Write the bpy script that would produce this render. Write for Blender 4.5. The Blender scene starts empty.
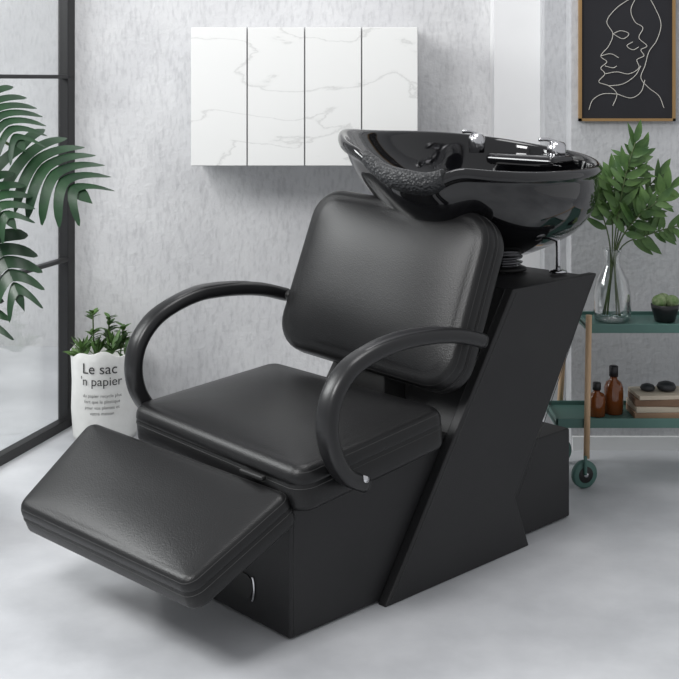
import bpy, math, random
from mathutils import Vector, Matrix
random.seed(7)
S=bpy.context.scene
S.view_settings.view_transform='Standard'
# ---------------------------------------------------------------- materials
def mat(name,col,rough=.5,metal=0,noise=None,bump=None,trans=0,coat=0,spec=None,col2=None,scale3=(1,1,1)):
    m=bpy.data.materials.new(name); m.use_nodes=True
    nt=m.node_tree; b=nt.nodes['Principled BSDF']
    b.inputs['Base Color'].default_value=(*col,1); b.inputs['Roughness'].default_value=rough
    b.inputs['Metallic'].default_value=metal; b.inputs['Transmission Weight'].default_value=trans
    b.inputs['Coat Weight'].default_value=coat
    if spec is not None: b.inputs['Specular IOR Level'].default_value=spec
    tc=nt.nodes.new('ShaderNodeTexCoord'); mp=nt.nodes.new('ShaderNodeMapping')
    mp.inputs['Scale'].default_value=scale3
    nt.links.new(tc.outputs['Object'],mp.inputs['Vector'])
    c2=col2 or tuple(c*.85 for c in col)
    n=nt.nodes.new('ShaderNodeTexNoise'); n.inputs['Scale'].default_value=noise or 6; n.inputs['Detail'].default_value=8; n.inputs['Roughness'].default_value=.6
    nt.links.new(mp.outputs[0],n.inputs['Vector'])
    r=nt.nodes.new('ShaderNodeValToRGB'); r.color_ramp.elements[0].position=.35; r.color_ramp.elements[1].position=.65
    r.color_ramp.elements[0].color=(*c2,1); r.color_ramp.elements[1].color=(*col,1)
    nt.links.new(n.outputs['Fac'],r.inputs[0]); nt.links.new(r.outputs[0],b.inputs['Base Color'])
    if bump:
        n2=nt.nodes.new('ShaderNodeTexNoise' if bump[2]=='n' else 'ShaderNodeTexVoronoi'); n2.inputs['Scale'].default_value=bump[0]
        nt.links.new(mp.outputs[0],n2.inputs['Vector'])
        bp=nt.nodes.new('ShaderNodeBump'); bp.inputs['Strength'].default_value=bump[1]; bp.inputs['Distance'].default_value=.004
        nt.links.new(n2.outputs[0],bp.inputs['Height']); nt.links.new(bp.outputs[0],b.inputs['Normal'])
    return m
LEA=mat('black_leather',(.009,.009,.0095),.36,bump=(260,.16,'n'),noise=5,col2=(.007,.007,.0075),spec=.38)
LEA2=mat('black_leather_panel',(.018,.018,.019),.5,bump=(300,.15,'n'),noise=3,col2=(.014,.014,.015),spec=.4)
THR=mat('stitch_thread',(.045,.045,.045),.6)
GLO=mat('black_ceramic',(.004,.004,.005),.06,coat=.4,noise=2)
ARM=mat('black_arm_plastic',(.011,.011,.012),.33,noise=3)
ARMP=mat('arm_pad_grey',(.028,.028,.030),.28,noise=3)
NECK=mat('neck_gel_pad',(.024,.025,.027),.38,bump=(120,1.0,'v'))
CHR=mat('chrome',(.70,.70,.72),.14,metal=1)
DCHR=mat('dark_chrome',(.20,.20,.21),.2,metal=1)
RUB=mat('black_rubber',(.012,.012,.012),.5)
FLOOR=mat('polished_concrete',(.69,.70,.72),.30,noise=1.6,col2=(.47,.48,.50),bump=(9,.05,'n'))
def plaster(name,c1,c2):
    m=mat(name,c1,.85,noise=3.2,col2=c2,bump=(55,.6,'n')); nt=m.node_tree; b=nt.nodes['Principled BSDF']
    tc=[n for n in nt.nodes if n.bl_idname=='ShaderNodeTexCoord'][0]
    mp=nt.nodes.new('ShaderNodeMapping'); mp.inputs['Scale'].default_value=(80,80,24); nt.links.new(tc.outputs['Object'],mp.inputs[0])
    n=nt.nodes.new('ShaderNodeTexNoise'); n.inputs['Scale'].default_value=1; n.inputs['Detail'].default_value=5; nt.links.new(mp.outputs[0],n.inputs['Vector'])
    r=nt.nodes.new('ShaderNodeValToRGB'); r.color_ramp.elements[0].position=.30; r.color_ramp.elements[1].position=.52
    r.color_ramp.elements[0].color=(.85,.85,.855,1); r.color_ramp.elements[1].color=(1,1,1,1); nt.links.new(n.outputs['Fac'],r.inputs[0])
    mx=nt.nodes.new('ShaderNodeMix'); mx.data_type='RGBA'; mx.blend_type='MULTIPLY'; mx.inputs[0].default_value=1
    old=b.inputs['Base Color'].links[0].from_socket
    nt.links.new(old,mx.inputs[6]); nt.links.new(r.outputs[0],mx.inputs[7]); nt.links.new(mx.outputs[2],b.inputs['Base Color'])
    return m
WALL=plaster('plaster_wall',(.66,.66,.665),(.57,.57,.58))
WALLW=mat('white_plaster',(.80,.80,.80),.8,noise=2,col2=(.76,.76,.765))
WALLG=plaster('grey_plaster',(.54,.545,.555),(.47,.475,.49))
FR=mat('black_window_frame',(.008,.008,.009),.45)
GREEN=mat('cart_green',(.085,.18,.155),.5,noise=4,col2=(.07,.155,.135))
WOOD=mat('light_wood',(.66,.46,.29),.5,noise=8,col2=(.55,.37,.22),scale3=(6,6,1))
LEAF=mat('monstera_leaf',(.020,.068,.024),.36,noise=9,col2=(.007,.028,.012))
LEAF2=mat('branch_leaf',(.10,.19,.045),.5,noise=12,col2=(.04,.10,.025))
STEM=mat('stem',(.08,.12,.04),.6)
AMB=mat('amber_glass',(.20,.055,.012),.1,noise=3,coat=.5)
PAPER=mat('white_paper_bag',(.78,.78,.76),.8,noise=7,col2=(.66,.66,.64),bump=(25,.6,'n'))
INK=mat('black_ink',(.02,.02,.02),.7)
CANV=mat('black_canvas',(.013,.013,.017),.8)
LINE=mat('white_line_paint',(.58,.56,.51),.8)
FRW=mat('picture_frame_wood',(.30,.18,.07),.45)
STONE=mat('dark_stone',(.02,.022,.026),.45)
POTB=mat('black_pot',(.015,.015,.017),.4)
CACT=mat('cactus_green',(.10,.19,.05),.7,noise=30,col2=(.3,.36,.2),bump=(60,.9,'v'))
BK=[mat('book_brown',(.22,.13,.08),.7),mat('book_cream',(.62,.54,.43),.7),mat('book_dark',(.07,.042,.027),.7),mat('book_tan',(.40,.26,.17),.7)]
def glass(name,fac):
    m=bpy.data.materials.new(name); m.use_nodes=True; nt=m.node_tree
    nt.nodes.clear(); o=nt.nodes.new('ShaderNodeOutputMaterial'); mx=nt.nodes.new('ShaderNodeMixShader')
    t=nt.nodes.new('ShaderNodeBsdfTransparent'); g=nt.nodes.new('ShaderNodeBsdfGlossy'); g.inputs['Roughness'].default_value=.03
    t.inputs[0].default_value=(.95,.96,.96,1)
    f=nt.nodes.new('ShaderNodeLayerWeight'); f.inputs[0].default_value=fac
    nt.links.new(f.outputs['Facing'],mx.inputs[0]); nt.links.new(t.outputs[0],mx.inputs[1]); nt.links.new(g.outputs[0],mx.inputs[2]); nt.links.new(mx.outputs[0],o.inputs[0])
    return m
GLS=glass('window_glass',.1); VGL=glass('vase_glass',.45)
def marble():
    m=mat('marble_door',(.86,.86,.85),.3); nt=m.node_tree; b=nt.nodes['Principled BSDF']
    tc=nt.nodes.new('ShaderNodeTexCoord'); mp=nt.nodes.new('ShaderNodeMapping'); mp.inputs['Rotation'].default_value=(0,.95,0); mp.inputs['Scale'].default_value=(1,1,2.6)
    nt.links.new(tc.outputs['Object'],mp.inputs[0])
    n=nt.nodes.new('ShaderNodeTexNoise'); n.inputs['Scale'].default_value=2.1; n.inputs['Detail'].default_value=7; n.inputs['Distortion'].default_value=.4
    nt.links.new(mp.outputs[0],n.inputs['Vector'])
    r=nt.nodes.new('ShaderNodeValToRGB'); e=r.color_ramp.elements
    e[0].position=.478; e[0].color=(.81,.81,.795,1); e[1].position=.515; e[1].color=(.81,.81,.795,1)
    k=e.new(.499); k.color=(.65,.65,.635,1)
    k=e.new(.491); k.color=(.78,.78,.765,1)
    nt.links.new(n.outputs['Fac'],r.inputs[0]); nt.links.new(r.outputs[0],b.inputs['Base Color'])
    return m
MARB=marble()
# ---------------------------------------------------------------- helpers
def mk(name,vs,fs,m,parent=None,smooth=False,bevel=0,sub=0,seg=2):
    me=bpy.data.meshes.new(name); me.from_pydata([tuple(v) for v in vs],[],fs); me.update()
    o=bpy.data.objects.new(name,me); S.collection.objects.link(o)
    for x in (m if isinstance(m,list) else [m]): me.materials.append(x)
    if parent: o.parent=parent
    if smooth:
        for p in me.polygons: p.use_smooth=True
    if bevel:
        md=o.modifiers.new('bev','BEVEL'); md.width=bevel; md.segments=seg; md.limit_method='ANGLE'
        for p in me.polygons: p.use_smooth=True
        w=o.modifiers.new('wn','WEIGHTED_NORMAL')
    if sub:
        md=o.modifiers.new('sub','SUBSURF'); md.levels=sub; md.render_levels=sub
    return o
def empty(name,loc=(0,0,0),rz=0):
    o=bpy.data.objects.new(name,None); S.collection.objects.link(o); o.location=loc; o.rotation_euler=(0,0,rz); o.empty_display_size=.1
    return o
def box(name,x0,x1,y0,y1,z0,z1,m,parent=None,bevel=0):
    vs=[(x,y,z) for z in (z0,z1) for y in (y0,y1) for x in (x0,x1)]
    fs=[(0,2,3,1),(4,5,7,6),(0,1,5,4),(2,6,7,3),(0,4,6,2),(1,3,7,5)]
    return mk(name,vs,fs,m,parent,bevel=bevel)
def prism(name,poly,b0,b1,m,parent,bevel=.004):
    n=len(poly); vs=[(a,b0,z) for a,z in poly]+[(a,b1,z) for a,z in poly]
    fs=[tuple(range(n)),tuple(range(2*n-1,n-1,-1))]+[(i,n+i,n+(i+1)%n,(i+1)%n) for i in range(n)]
    return mk(name,vs,fs,m,parent,bevel=bevel)
def lathe(name,prof,c,m,parent=None,n=40):
    vs=[];fs=[]
    for r,z in prof:
        for i in range(n):
            t=2*math.pi*i/n; vs.append((c[0]+r*math.cos(t),c[1]+r*math.sin(t),c[2]+z))
    for j in range(len(prof)-1):
        for i in range(n):
            fs.append((j*n+i,j*n+(i+1)%n,(j+1)*n+(i+1)%n,(j+1)*n+i))
    fs.append(tuple(range(n-1,-1,-1))); fs.append(tuple(range((len(prof)-1)*n,len(prof)*n)))
    return mk(name,vs,fs,m,parent,smooth=True)
def catmull(pts,k=6):
    P=[Vector(p) for p in pts]; out=[]
    Q=[2*P[0]-P[1]]+P+[2*P[-1]-P[-2]]
    for i in range(1,len(Q)-2):
        for j in range(k):
            t=j/k; a,b,c,d=Q[i-1],Q[i],Q[i+1],Q[i+2]
            out.append(.5*((2*b)+(c-a)*t+(2*a-5*b+4*c-d)*t*t+(3*b-a-3*c+d)*t**3))
    out.append(P[-1]); return out
def sweep_data(pts,rx,ry=None,ref=None,n=12,k=6,smoothp=True,power=1,closed=False,taper=None):
    if ry is None: ry=rx
    P=catmull(pts,k) if smoothp else [Vector(p) for p in pts]
    vs=[];fs=[];m=len(P); r0=Vector(ref) if ref else None; prev=None
    for i,p in enumerate(P):
        if closed: t=(P[(i+1)%m]-P[i-1]).normalized()
        else: t=(P[min(i+1,m-1)]-P[max(i-1,0)]).normalized()
        if r0 is not None: s=(r0-t*r0.dot(t)).normalized()
        else:
            if prev is None:
                prev=Vector((0,0,1)) if abs(t.z)<.9 else Vector((1,0,0))
            s=(prev-t*prev.dot(t)).normalized(); prev=s
        q=t.cross(s); f=1 if not taper else taper(i/(m-1))
        for j in range(n):
            a=2*math.pi*j/n; c,d=math.cos(a),math.sin(a)
            c=math.copysign(abs(c)**power,c); d=math.copysign(abs(d)**power,d)
            vs.append(p+s*(rx*f*c)+q*(ry*f*d))
    R=m if closed else m-1
    for i in range(R):
        for j in range(n):
            i2=(i+1)%m; fs.append((i*n+j,i*n+(j+1)%n,i2*n+(j+1)%n,i2*n+j))
    if not closed:
        fs.append(tuple(range(n-1,-1,-1))); fs.append(tuple(range((m-1)*n,m*n)))
    return vs,fs
def sweep(name,pts,rx,m,parent=None,**kw):
    vs,fs=sweep_data(pts,rx,**kw); return mk(name,vs,fs,m,parent,smooth=True)
def rrect(w,h,r,n=8):
    out=[]; w/=2; h/=2; r=max(r,.002)
    for cx,cy,a0 in ((w-r,h-r,0),(-w+r,h-r,90),(-w+r,-h+r,180),(w-r,-h+r,270)):
        for i in range(n+1):
            a=math.radians(a0+90*i/n); out.append((cx+r*math.cos(a),cy+r*math.sin(a)))
    res=[]; M=len(out)
    for i in range(M):
        p=out[i]; q=out[(i+1)%M]; res.append(p)
        if i%(n+1)==n:
            for k in range(1,8): res.append((p[0]+(q[0]-p[0])*k/8,p[1]+(q[1]-p[1])*k/8))
    return res
def cushion(name,c00,c10,c11,c01,th,m,parent,r=.06,e=.03,puff=.012,flip=1,seam=True):
    c00,c10,c11,c01=[Vector(c) for c in (c00,c10,c11,c01)]
    W=((c10-c00).length+(c11-c01).length)/2; H=((c01-c00).length+(c11-c10).length)/2
    N=((c10-c00).cross(c01-c00)).normalized()*flip
    def mp(x,y,d):
        s=x/W+.5; t=y/H+.5
        base=(c00*(1-s)+c10*s)*(1-t)+(c01*(1-s)+c11*s)*t
        return base-N*d
    rings=[]
    def ring(ins,d): rings.append([mp(x,y,d) for x,y in rrect(W-2*ins,H-2*ins,r-ins)])
    w0,h0=W-2*e,H-2*e; base=rrect(w0,h0,max(r-e,.012))
    def dome(x,y):
        u=min(1,abs(2*x/w0)); v=min(1,abs(2*y/h0)); return puff*((1-u**3)*(1-v**3))**.8
    for f in (.06,.18,.30,.42,.54,.66,.77,.86,.93,.975):
        rings.append([mp(x*f,y*f,-dome(x*f,y*f)) for x,y in base])
    for k in range(0,7):
        a=math.pi/2*k/6; ring(e*(1-math.sin(a)),e*(1-math.cos(a)))
    sy=e+.002
    if seam: ring(0,sy+.004); ring(.003,sy+.0065); ring(0,sy+.009)
    ring(0,th-e*.6)
    for k in range(1,7):
        a=math.pi/2*k/6; ring(e*.6*(1-math.cos(a)),th-e*.6+e*.6*math.sin(a))
    ring(e*2,th)
    n=len(rings[0]); vs=[v for R in rings for v in R]; fs=[]
    for j in range(len(rings)-1):
        for i in range(n): fs.append((j*n+i,(j+1)*n+i,(j+1)*n+(i+1)%n,j*n+(i+1)%n))
    fs.append(tuple(range(n))); fs.append(tuple(range(len(vs)-1,len(vs)-n-1,-1)))
    o=mk(name,vs,fs,m,parent,smooth=True)
    if seam:
        for q,(ins,d) in enumerate(((e*.22,e*.42),(-.0004,sy+.016))):
            P=[mp(x,y,d) for x,y in rrect(W-2*ins,H-2*ins,r-ins)]
            v2,f2=sweep_data(P,.0010,n=5,smoothp=False,closed=True); mk(name+'_stitch_%d'%q,v2,f2,THR,parent,smooth=True)
    return o
# ---------------------------------------------------------------- camera
cam=bpy.data.cameras.new('camera'); co=bpy.data.objects.new('camera',cam); S.collection.objects.link(co)
co.location=(0,0,1.37); co.rotation_euler=(math.pi/2,0,0); cam.sensor_width=36; cam.lens=36*1186/679; cam.shift_y=-259.5/679
S.camera=co
# ---------------------------------------------------------------- room
box('floor',-5,3.2,-1.5,6.5,-.05,0,FLOOR)
box('wall_back',-1.053,.605,4.72,4.85,0,2.7,WALL)
box('wall_back_pier',.600,.79,4.60,4.85,0,2.7,WALLW)
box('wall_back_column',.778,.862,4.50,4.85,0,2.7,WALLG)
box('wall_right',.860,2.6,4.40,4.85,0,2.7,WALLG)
box('baseboard_right',.862,2.6,4.385,4.40,0,.05,WALLW)
box('wall_exterior',-5,-1.3,6.1,6.25,0,2.7,WALL)
dx,dy=.275,.9615
win=empty('window_1',(-1.053,4.72,0),math.atan2(dy,dx)-math.pi/2)
def wb(n,y0,y1,z0,z1,w=.045): return box(n,-w,0.0,y0,y1,z0,z1,FR,win,bevel=.003)
wb('jamb_far',-.055,.02,0,2.4,.045); wb('bottom_rail',-2.6,0,0,.035,.04); wb('top_rail',-2.6,0,2.36,2.4)
wb('transom_low',-2.6,0,.655,.670,.03); wb('transom_high',-2.6,0,1.375,1.390,.03); wb('mullion_mid',-1.4,-1.36,0,2.4); wb('jamb_near',-2.6,-2.55,0,2.4)
box('glass_pane',-.026,-.020,-2.55,-.05,.03,2.37,GLS,win)
cab=empty('wall_cabinet',(0,4.72,0))
box('carcass',-.557,.2945,-.27,0,1.047,1.569,WALLG,cab)
xs=[-.557,-.345,-.130,.083,.2945]
for i in range(4): box('door_%d'%(i+1),xs[i]+.0025,xs[i+1]-.0025,-.288,-.272,1.05,1.567,MARB,cab,bevel=.0015)
# picture
art=empty('framed_line_art',(1.063,4.4,1.461))
box('canvas',-.168,.168,-.012,0,-.233,.233,CANV,art)
for n,a in (('frame_left',(-.178,-.168,-.243,.243)),('frame_right',(.168,.178,-.243,.243)),('frame_bottom',(-.178,.178,-.243,-.233)),('frame_top',(-.178,.178,.233,.243))):
    box(n,a[0],a[1],-.022,0,a[2],a[3],FRW,art)
def px(l): return [((x-626)*.00371,-.0135,(55-y)*.00371+.002) for x,y in l]
lines=[
[(612,106),(616,94),(608,86),(598,82),(604,74),(600,68),(606,62),(600,56),(608,46),(612,34),(606,22),(614,10),(626,1),(636,-4)],
[(636,-4),(630,10),(634,22),(642,28),(638,38),(646,46),(640,50),(643,56),(636,60),(638,68),(628,74),(616,72),(604,74)],
[(646,-6),(654,8),(660,24),(656,40),(648,52),(644,66),(640,78),(648,88),(658,96),(663,108)],
[(612,34),(620,31),(628,34),(622,39),(612,34)],[(600,56),(610,54),(618,58)],[(608,86),(622,84),(634,76),(640,66)],[(604,66),(612,68),(616,66)],
[(588,110),(592,100),(602,94),(616,94)],[(632,42),(626,46),(632,50),(638,47)],[(616,94),(630,98),(640,92),(644,80)]]
for i,l in enumerate(lines): sweep('painted_line_%d'%i,px(l),.0013,LINE,art,n=6)
# ---------------------------------------------------------------- chair
ch=empty('salon_shampoo_chair',(-.1207,2.893,0),math.atan2(.686,.727))
box('base_box',0,.70,0,.56,.004,.385,LEA2,ch,bevel=.006)
box('rear_plinth',.70,1.177,.02,.50,.004,.28,LEA2,ch,bevel=.006)
poly=[(.30,.0),(.904,.0),(.839,.158),(1.250,.763),(.829,.763)]
prism('side_panel_near',poly,-.032,0,LEA2,ch,.005)
prism('side_panel_far',poly,.50,.532,LEA2,ch,.005)
pin=[(.335,.01),(.885,.01),(.822,.16),(1.225,.757),(.850,.757)]
prism('pedestal_core',pin,0,.50,LEA2,ch,.003)
def seam3(name,pts,b):
    sweep(name,[(a,b,z) for a,z in pts],.001,THR,ch,n=5,smoothp=False)
seam3('panel_stitch',[(.322,.012),(.845,.752)],-.0322); seam3('panel_stitch_rear',[(.853,.158),(1.232,.752)][::-1],-.0322)
sweep('base_stitch',[(.012,-.0003,.01),(.012,-.0003,.33)],.0009,THR,ch,n=5,smoothp=False)
cushion('seat',(-.022,-.060,.432),(.512,-.060,.490),(.512,.664,.494),(-.022,.676,.452),.114,LEA,ch,r=.050,e=.034,puff=.026)
cushion('footrest',(-.325,-.022,.238),(-.010,-.024,.374),(-.118,.722,.420),(-.360,.708,.236),.084,LEA,ch,r=.036,e=.024,puff=.012)
box('footrest_hinge',-.040,-.024,.06,.15,.384,.396,RUB,ch,bevel=.004)
for b in (.16,.44): sweep('footrest_arm_%d'%(b*100),[(.02,b,.20),(-.05,b,.22),(-.16,b,.24)],.009,DCHR,ch,ref=(0,1,0),ry=.014)
# rounded hand slot low on the front of the base
sl=[(y,z) for y,z in rrect(.085,.062,.028)]
n=len(sl); mk('release_slot',[(-.001,.185+y,.085+z) for y,z in sl]+[(-.003,.185+y*.97,.085+z*.97) for y,z in sl],[tuple(range(n,2*n))]+[(i,(i+1)%n,n+(i+1)%n,n+i) for i in range(n)],RUB,ch)
sweep('release_trim',[(-.003,.15+.010*math.cos(t)-.005,.085+.032*math.sin(t)) for t in [math.radians(x) for x in range(110,251,14)]],.003,CHR,ch,n=8)
cushion('backrest',(.512,-.062,.520),(.464,.630,.562),(.628,.594,1.042),(.718,-.058,.994),.10,LEA,ch,r=.10,e=.034,puff=.030,flip=-1)
box('backrest_bracket',.53,.62,.20,.34,.42,.62,RUB,ch,bevel=.005)
arm=[(.158,.372),(.098,.405),(.056,.465),(.040,.535),(.056,.605),(.105,.658),(.175,.686),(.26,.700),(.34,.703),(.43,.698),(.52,.684),(.61,.658)]
for nm,b,da,dz in (('near',-.090,0,0),('far',.690,-.035,.008)):
    A=[(a+da,b,z+dz+(.02*min(1,max(0,(a-.05)/.2))*(nm=='far'))) for a,z in arm]
    sweep('armrest_%s'%nm,A,.030,ARM,ch,ry=.021,ref=(0,1,0),n=24,power=.7)
    pad=[(p[0],p[1],p[2]+.018) for p in A[5:11]]
    sweep('arm_pad_%s'%nm,pad,.022,ARMP,ch,ry=.0065,ref=(0,1,0),n=14,taper=lambda t:max(.15,math.sin(math.pi*min(max(t,.02),.98))**.35))
    s=1 if b<0 else -1
    sweep('armrest_bolt_%s'%nm,[(A[0][0]-.015,b-s*.033,A[0][2]+.02),(A[0][0]-.015,b+s*.06,A[0][2]+.02)],.008,CHR,ch,smoothp=False)
    sweep('armrest_mount_%s'%nm,[(A[-1][0]-.02,b,A[-1][2]+.005),(A[-1][0]+.0,b+s*.06,A[-1][2])],.013,RUB,ch,smoothp=False)
# basin
La,Lb=.452,.345; CA,CB=.975,.25; NT=96; T0=math.radians(-17)
def rimz(t):
    b=CB+Lb*math.sin(t); tt=(t+math.pi)%(2*math.pi)-math.pi
    z=1.156+.14*(b-CB)-.02*(1-math.cos(tt))*.5
    z+=.022*math.exp(-((tt-math.radians(45))/.5)**2)
    z-=.055*math.exp(-((tt-T0)/.34)**4)
    return z
def rp(t,f,h,zoff=0):
    c,s=-math.cos(t),math.sin(t); p=.87
    x=La*math.copysign(abs(c)**p,c); y=Lb*math.copysign(abs(s)**p,s)
    hh=max(h,0); g=hh**1.2
    ca=CA+(1.13-CA)*g; cb=CB+(.24-CB)*g
    return Vector((ca+x*f,cb+y*f,rimz(t)*(1-h)+.80*h+zoff))
prof=[(.15,1.0),(.25,.95),(.40,.88),(.57,.78),(.74,.64),(.865,.46),(.935,.30),(.955,.17),(.96,.13),(.965,.10),(1.0,.085),(1.008,.05),(1.0,.01),(.985,-.012),(.965,-.012),(.945,.01),(.93,.05),(.90,.14),(.84,.28),(.72,.42),(.5,.52),(.25,.56),(.06,.57)]
vs=[];fs=[]
for f,h in prof:
    for i in range(NT): vs.append(rp(2*math.pi*i/NT,f,h))
for j in range(len(prof)-1):
    for i in range(NT): fs.append((j*NT+i,j*NT+(i+1)%NT,(j+1)*NT+(i+1)%NT,(j+1)*NT+i))
fs.append(tuple(range(NT-1,-1,-1))); fs.append(tuple(range((len(prof)-1)*NT,len(prof)*NT)))
mk('basin_bowl',vs,fs,GLO,ch,smooth=True,sub=1)
vs=[];fs=[]; npf=[(.72,.30),(.83,.16),(.89,.02),(.925,-.07),(.965,-.11),(1.01,-.11),(1.035,-.05),(1.042,.03),(1.025,.10),(.99,.13)]
angs=[math.radians(a) for a in range(-36,5,2)]
for k,t in enumerate(angs):
    u=k/(len(angs)-1); sq=math.sin(math.pi*min(max(u,.04),.96))**.35
    for f,h in npf:
        f0,h0=.955,.03; vs.append(rp(t,f0+(f-f0)*(.55+.45*sq),h0+(h-h0)*(.45+.55*sq)))
n=len(npf)
for k in range(len(angs)-1):
    for j in range(n): fs.append((k*n+j,k*n+(j+1)%n,(k+1)*n+(j+1)%n,(k+1)*n+j))
fs.append(tuple(range(n-1,-1,-1))); fs.append(tuple(range((len(angs)-1)*n,len(angs)*n)))
mk('neck_rest',vs,fs,NECK,ch,smooth=True,sub=2)
hp=[]
for i in range(7):
    z=-.045+.016*i; hp+=[(.046,z),(.062,z+.004),(.064,z+.008),(.046,z+.012)]
lathe('basin_drain_coupling',hp,(1.10,.225,.81),DCHR,ch,n=40)
lathe('pedestal_flange',[(.075,0),(.075,.008),(.06,.014)],(1.10,.225,.762),RUB,ch)
def knob(nm,a,b,z,r,l):
    lathe(nm+'_body',[(r*.9,-.02),(r,.01),(r,.03),(r*.8,.042),(r*.3,.047)],(a,b,z),CHR,ch,n=28)
    sweep(nm+'_lever',[(a,b,z+.042),(a-.4*l,b+.3*l,z+.052),(a-.8*l,b+.6*l,z+.052)],.0065,CHR,ch,n=10)
knob('mixer_tap',1.305,.165,1.122,.032,.06)
knob('spray_holder',1.215,.43,1.143,.028,.05)
box('tap_deck',1.22,1.345,.12,.40,1.085,1.122,GLO,ch,bevel=.015)
sweep('spray_hose',[(1.17,.06,.77),(1.17,.06,.86),(1.18,.08,.96),(1.2,.14,1.05)],.008,CHR,ch)
lathe('hose_flange',[(.028,0),(.028,.006),(.014,.012)],(1.17,.06,.7625),CHR,ch)
# ---------------------------------------------------------------- paper bag planter
BX,BY,BR=-.905,4.57,.125
bag=empty('paper_bag_planter',(BX,BY,0))
vs=[];fs=[];n=64;prof=[(.0,.002),(.118,.002),(.122,.02),(.125,.12),(.123,.22),(.127,.30),(.131,.335),(.128,.338),(.122,.30),(.118,.26),(0.0,.26)]
for j,(r,z) in enumerate(prof):
    for i in range(n):
        t=2*math.pi*i/n; w=1+.012*math.sin(5*t+z*20)+.008*math.sin(11*t-z*35); zz=z+(.01*math.sin(3*t)+.006*math.sin(8*t) if z>.29 else 0)
        vs.append((r*w*math.cos(t),r*w*math.sin(t),zz))
for j in range(len(prof)-1):
    for i in range(n): fs.append((j*n+i,j*n+(i+1)%n,(j+1)*n+(i+1)%n,(j+1)*n+i))
mk('paper_sack',vs,fs,PAPER,bag,smooth=True)
def wraptext(s,size,xo,z):
    c=bpy.data.curves.new('t','FONT'); c.body=s; c.size=size; c.align_x='CENTER'
    o=bpy.data.objects.new('t',c); S.collection.objects.link(o); bpy.context.view_layer.update()
    me=bpy.data.meshes.new_from_object(o); bpy.data.objects.remove(o)
    for v in me.vertices:
        a=-math.pi/2+(v.co.x+xo)/.128; v.co=Vector((.1295*math.cos(a),.1295*math.sin(a),z+v.co.y))
    me.materials.append(INK); ob=bpy.data.objects.new('printed_text_'+s.split()[0].lower().strip("'"),me); S.collection.objects.link(ob); ob.parent=bag
wraptext('Le sac',.055,.005,.268); wraptext("'n papier",.047,.010,.224)
for i,w in enumerate(('du papier recycle plus','fort que le plastique','pour vos plantes et','votre maison')): wraptext(w,.017,.015,.18-.022*i)
def leaves_mesh(name,items,m,parent):
    vs=[];fs=[]
    for (p,d,nrm,L,W) in items:
        d=d.normalized(); s=d.cross(nrm).normalized(); nn=s.cross(d)
        b=len(vs); K=6
        for k in range(K+1):
            t=k/K; w=W*.5*math.sin(math.pi*t**.8)**.8 if 0<t<1 else .0005
            c=p+d*L*t-nn*L*.15*t*t
            vs+= [c-s*w+nn*w*.3,c,c+s*w+nn*w*.3]
        for k in range(K):
            for q in (0,1): a=b+k*3+q; fs.append((a,a+1,a+4,a+3))
    return mk(name,vs,fs,m,parent,smooth=True)
def rv(): return Vector((random.uniform(-1,1),random.uniform(-1,1),random.uniform(-1,1)))
it=[]
for cx,cz,k,L in ((-.08,.31,22,.06),(-.02,.31,20,.06),(.04,.32,30,.065),(.09,.31,18,.05)):
    for i in range(k):
        a=random.uniform(0,6.28); e=random.uniform(.2,1.4); it.append((Vector((cx,-.03+random.uniform(-.03,.05),cz+random.uniform(0,.03))),Vector((math.cos(a)*math.cos(e),math.sin(a)*math.cos(e),math.sin(e))),rv(),L*random.uniform(.8,1.3),.018))
leaves_mesh('succulent_leaves',it,LEAF2,bag)
it=[]
for x,y,h in ((-.035,0,.47),(.01,.02,.45),(.055,.0,.42)):
    sweep('succulent_stem_%d'%(h*100),[(x,y,.26),(x*1.2,y,.36),(x*1.3,y,h)],.003,STEM,bag,n=6)
    for i in range(26):
        a=random.uniform(0,6.28); z=random.uniform(.34,h); it.append((Vector((x*1.3,y,z)),Vector((math.cos(a),math.sin(a)*.6,.5)),Vector((0,0,1)),.04,.02))
leaves_mesh('sprig_leaves',it,LEAF2,bag)
# ---------------------------------------------------------------- monstera
mon=empty('potted_monstera',(-1.22,3.6,0))
lathe('pot',[(.09,0),(.10,.01),(.125,.28),(.13,.30),(.12,.30),(.115,.26),(.01,.26)],(0,0,0),POTB,mon)
def monleaf(base,tip,up,W,N=7,droop=.15):
    vs=[];fs=[]
    base=Vector(base);tip=Vector(tip);d=tip-base;L=d.length;d.normalize();s=d.cross(Vector(up)).normalized();nn=s.cross(d).normalized()
    def mid(t): return base+d*L*t-nn*L*droop*t*t
    for side in (-1,1):
        for i in range(N):
            t0=i/N*.93; t1=(i+.93)/N*.93+.01; tm=(t0+t1)/2
            w=W*.5*(math.sin(math.pi*min(1,(tm*.80+.20)))**.6)
            fw=.05+.30*tm; hw=(t1-t0)*L*.5
            b=len(vs); K=7
            for k in range(K+1):
                u=k/K; c=mid(tm)+s*side*w*u+d*(fw*L*(u**1.5)*(.4 if i<2 else 1))-nn*w*.40*u*u
                if i==0: c-=d*L*.12*u
                wd=hw*(1.02 if u<.5 else max(.12,math.sqrt(max(0,1-((u-.5)/.51)**2.4))))*(1.05 if u<.3 else 1.0+.12*u)
                vs+=[c-d*wd,c+d*wd+nn*.002]
            for k in range(K): a=b+2*k; fs.append((a,a+1,a+3,a+2))
    b=len(vs); w=W*.10
    vs+=[mid(.9)-s*w*.8,mid(.9)+s*w*.8,mid(1.0)-s*w*.6,mid(1.0)+s*w*.6,mid(1.12),mid(.96)]
    fs+=[(b,b+1,b+3,b+2),(b+2,b+3,b+4)]
    return vs,fs
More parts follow.
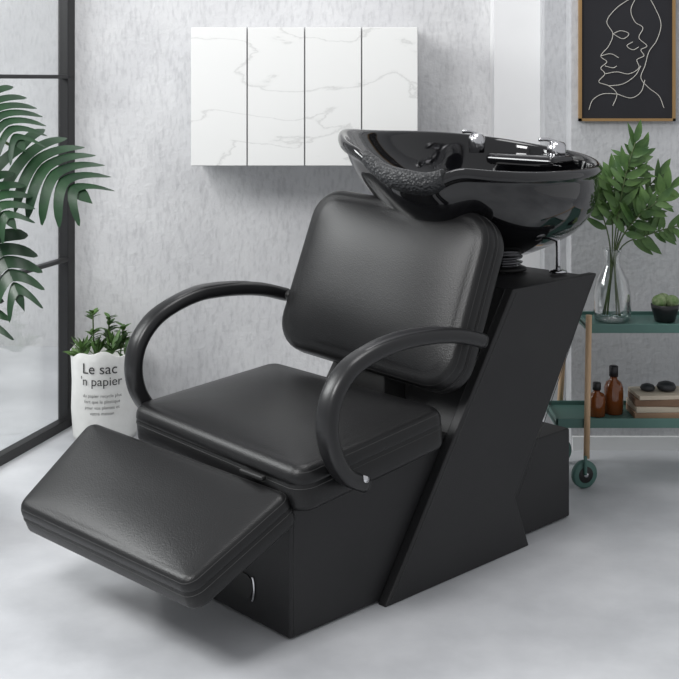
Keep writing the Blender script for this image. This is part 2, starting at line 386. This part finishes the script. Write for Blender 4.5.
def ml(nm,base,tip,up,W,**k):
    vs,fs=monleaf(base,tip,up,W,**k); off=Vector((-1.22,3.6,0))
    mk('leaf_'+nm,[v-off for v in vs],fs,LEAF,mon,smooth=True)
    bp=Vector(base)-off
    sweep('stem_'+nm,[(0,0,.26),(bp.x*.15-.02,bp.y*.2,.26+(bp.z-.26)*.55),(bp.x*.6-.02,bp.y*.8,bp.z+.0),tuple(bp)],.0045,STEM,mon,n=8)
ml('a',(-.985,3.60,1.17),(-.76,3.50,1.05),(0,-1,.9),.30)
ml('b',(-1.06,3.55,1.33),(-.93,3.45,1.20),(.3,-1,.5),.22)
ml('c',(-1.08,3.50,1.10),(-.95,3.42,.97),(.1,-1,.6),.20,N=6)
ml('d',(-1.05,3.55,.95),(-.93,3.45,.74),(.3,-1,.3),.19,N=6)
ml('f',(-1.14,3.5,.82),(-1.0,3.42,.64),(.3,-1,.3),.15,N=5)
# ---------------------------------------------------------------- cart
cart=empty('rolling_cart',(0,0,0))
def tray(n,x0,x1,z,h=.035):
    box(n+'_bottom',x0,x1,4.0,4.22,z-.006,z,GREEN,cart)
    box(n+'_rim_front',x0,x1,3.995,4.003,z-.018,z+h,GREEN,cart,bevel=.002); box(n+'_rim_back',x0,x1,4.217,4.225,z-.018,z+h,GREEN,cart,bevel=.002)
    box(n+'_rim_left',x0,x0+.008,3.995,4.225,z-.018,z+h,GREEN,cart,bevel=.002); box(n+'_rim_right',x1-.008,x1,3.995,4.225,z-.018,z+h,GREEN,cart,bevel=.002)
tray('top_tray',.84,1.46,.535,.012); tray('lower_tray',.73,1.46,.215,.014)
def bar(n,p,q,r=.0105,m=WOOD): sweep(n,[p,q],r,m,cart,smoothp=False,n=14)
bar('leg_front_left',(.830,3.985,.10),(.838,3.985,.58)); bar('leg_back_left',(.78,4.235,.10),(.81,4.235,.58))
bar('leg_front_right',(1.44,3.985,.10),(1.44,3.985,.58)); bar('leg_back_right',(1.44,4.235,.10),(1.44,4.235,.58))
for i,(x,y) in enumerate(((.822,3.985),(.785,4.235),(1.44,3.985),(1.44,4.235))):
    for nm,r,w,m in (('tyre',.046,.012,GREEN),('hub',.030,.014,RUB),('axle_cap',.009,.017,CHR)):
        o=lathe('caster_%s_%d'%(nm,i),[(r*.86,-w),(r,-w*.6),(r,w*.6),(r*.86,w)],(0,0,0),m,cart,n=32)
        o.matrix_local=Matrix.Translation((x,y,.0465))@Matrix.Rotation(math.radians(20),4,'Z')@Matrix.Rotation(math.pi/2,4,'X')
    sweep('caster_fork_%d'%i,[(x,y-.02,.05),(x,y-.02,.095),(x+.005,y,.108)],.006,GREEN,cart,n=8)
def bottle(x,y,z,r,h):
    e=empty('amber_bottle',(x,y,z))
    lathe('glass_body',[(r*.9,0),(r,.004),(r,h*.55),(r*.8,h*.66),(r*.38,h*.72),(r*.38,h*.8)],(0,0,0),AMB,e,n=28)
    lathe('cap',[(r*.48,h*.78),(r*.48,h*.98),(r*.4,h)],(0,0,0),POTB,e,n=24)
bottle(.885,4.08,.2155,.030,.115); bottle(.95,4.11,.2155,.033,.165)
bk=empty('book_stack',(1.105,4.10,.2155))
z=0
for i,(w,h,m,r) in enumerate(((.20,.022,3,0),(.195,.020,1,2),(.19,.024,0,-3),(.18,.014,1,4))):
    o=box('book_%d'%(i+1),-w/2,w/2,-.065,.065,z,z+h,BK[m],bk,bevel=.002); o.rotation_euler=(0,0,math.radians(r)); z+=h
for i,(x,r) in enumerate(((1.065,.026),(1.13,.034))):
    e=lathe('pebble',[(r*.3,0),(r*.85,r*.15),(r,r*.45),(r*.8,r*.8),(r*.3,r*.98)],(0,0,0),STONE,None,n=24); e.location=(x,4.10,.2155+z)
cp=empty('potted_cactus',(1.125,4.10,.5355))
lathe('pot',[(.028,0),(.034,.004),(.046,.045),(.048,.060),(.042,.060),(.036,.048),(.002,.048)],(0,0,0),POTB,cp,n=32)
for i,(x,y,r) in enumerate(((-.022,-.01,.024),(.022,-.008,.023),(0,.022,.024))):
    vs=[];fs=[];n=36;K=10
    for k in range(1,K):
        ph=math.pi*k/K
        for j in range(n):
            t=2*math.pi*j/n; rr=r*(1+.09*math.cos(9*t)); vs.append((x+rr*math.sin(ph)*math.cos(t),y+rr*math.sin(ph)*math.sin(t),.070-r*math.cos(ph)))
    for k in range(K-2):
        for j in range(n): fs.append((k*n+j,k*n+(j+1)%n,(k+1)*n+(j+1)%n,(k+1)*n+j))
    fs.append(tuple(range((K-2)*n,(K-1)*n)))
    mk('cactus_ball_%d'%i,vs,fs,CACT,cp,smooth=True)
# vase
V=Vector((.945,4.11,.5355)); va=empty('glass_vase_with_branches',V)
vp=[(.045,0),(.058,.004),(.064,.02),(.064,.09),(.055,.14),(.030,.19),(.026,.215),(.032,.245),(.034,.25)]
lathe('vase_glass',vp+[(r-.003,z) for r,z in vp[::-1][:-1]]+[(.03,.006)],(0,0,0),VGL,va,n=44)
tips=[(-.07,.02,.46),(.0,0,.50),(.07,-.04,.62),(.10,0,.58),(.14,-.06,.42),(.20,0,.46),(.25,-.03,.34),(.17,.04,.50)]
it=[]
for i,t in enumerate(tips):
    t=Vector(t); pts=[Vector((random.uniform(-.03,.03),random.uniform(-.02,.02),.02)),Vector((t.x*.08,t.y*.1,.24)),Vector((t.x*.5,t.y*.5,.24+(t.z-.24)*.62)),t]
    sweep('branch_%d'%i,pts,.0024,STEM,va,n=6)
    C=catmull(pts,8)
    for k in range(12,len(C)-1,1):
        for sgn in (-1,1):
            if random.random()<.15: continue
            d=(C[min(k+1,len(C)-1)]-C[k-1]).normalized(); sd=d.cross(Vector((0,-1,0))).normalized()*sgn
            it.append((C[k],d*.6+sd*random.uniform(.5,1)+rv()*.35,Vector((0,-1,0))+rv()*.6,random.uniform(.055,.095),random.uniform(.020,.032)))
    it.append((C[-1],t-pts[2],Vector((0,-1,0)),.08,.026))
leaves_mesh('branch_leaves',it,LEAF2,va)
# ---------------------------------------------------------------- lighting
w=bpy.data.worlds.new('world'); S.world=w; w.use_nodes=True
w.node_tree.nodes['Background'].inputs[0].default_value=(.955,.97,1,1); w.node_tree.nodes['Background'].inputs[1].default_value=.53
def area(n,loc,tgt,size,pw,col=(1,1,1)):
    l=bpy.data.lights.new(n,'AREA'); l.size=size; l.energy=pw; l.color=col; o=bpy.data.objects.new(n,l); S.collection.objects.link(o); o.location=loc
    o.rotation_euler=(Vector(tgt)-Vector(loc)).to_track_quat('-Z','Y').to_euler(); return o
area('softbox_left',(-1.7,1.4,2.9),(0,3.6,.3),1.0,62)
area('daylight_outside_window',(-3.2,3.6,2.6),(-.6,3.9,0),1.4,100)
area('softbox_top',(.2,3.5,3.3),(.2,3.5,.4),1.2,26)
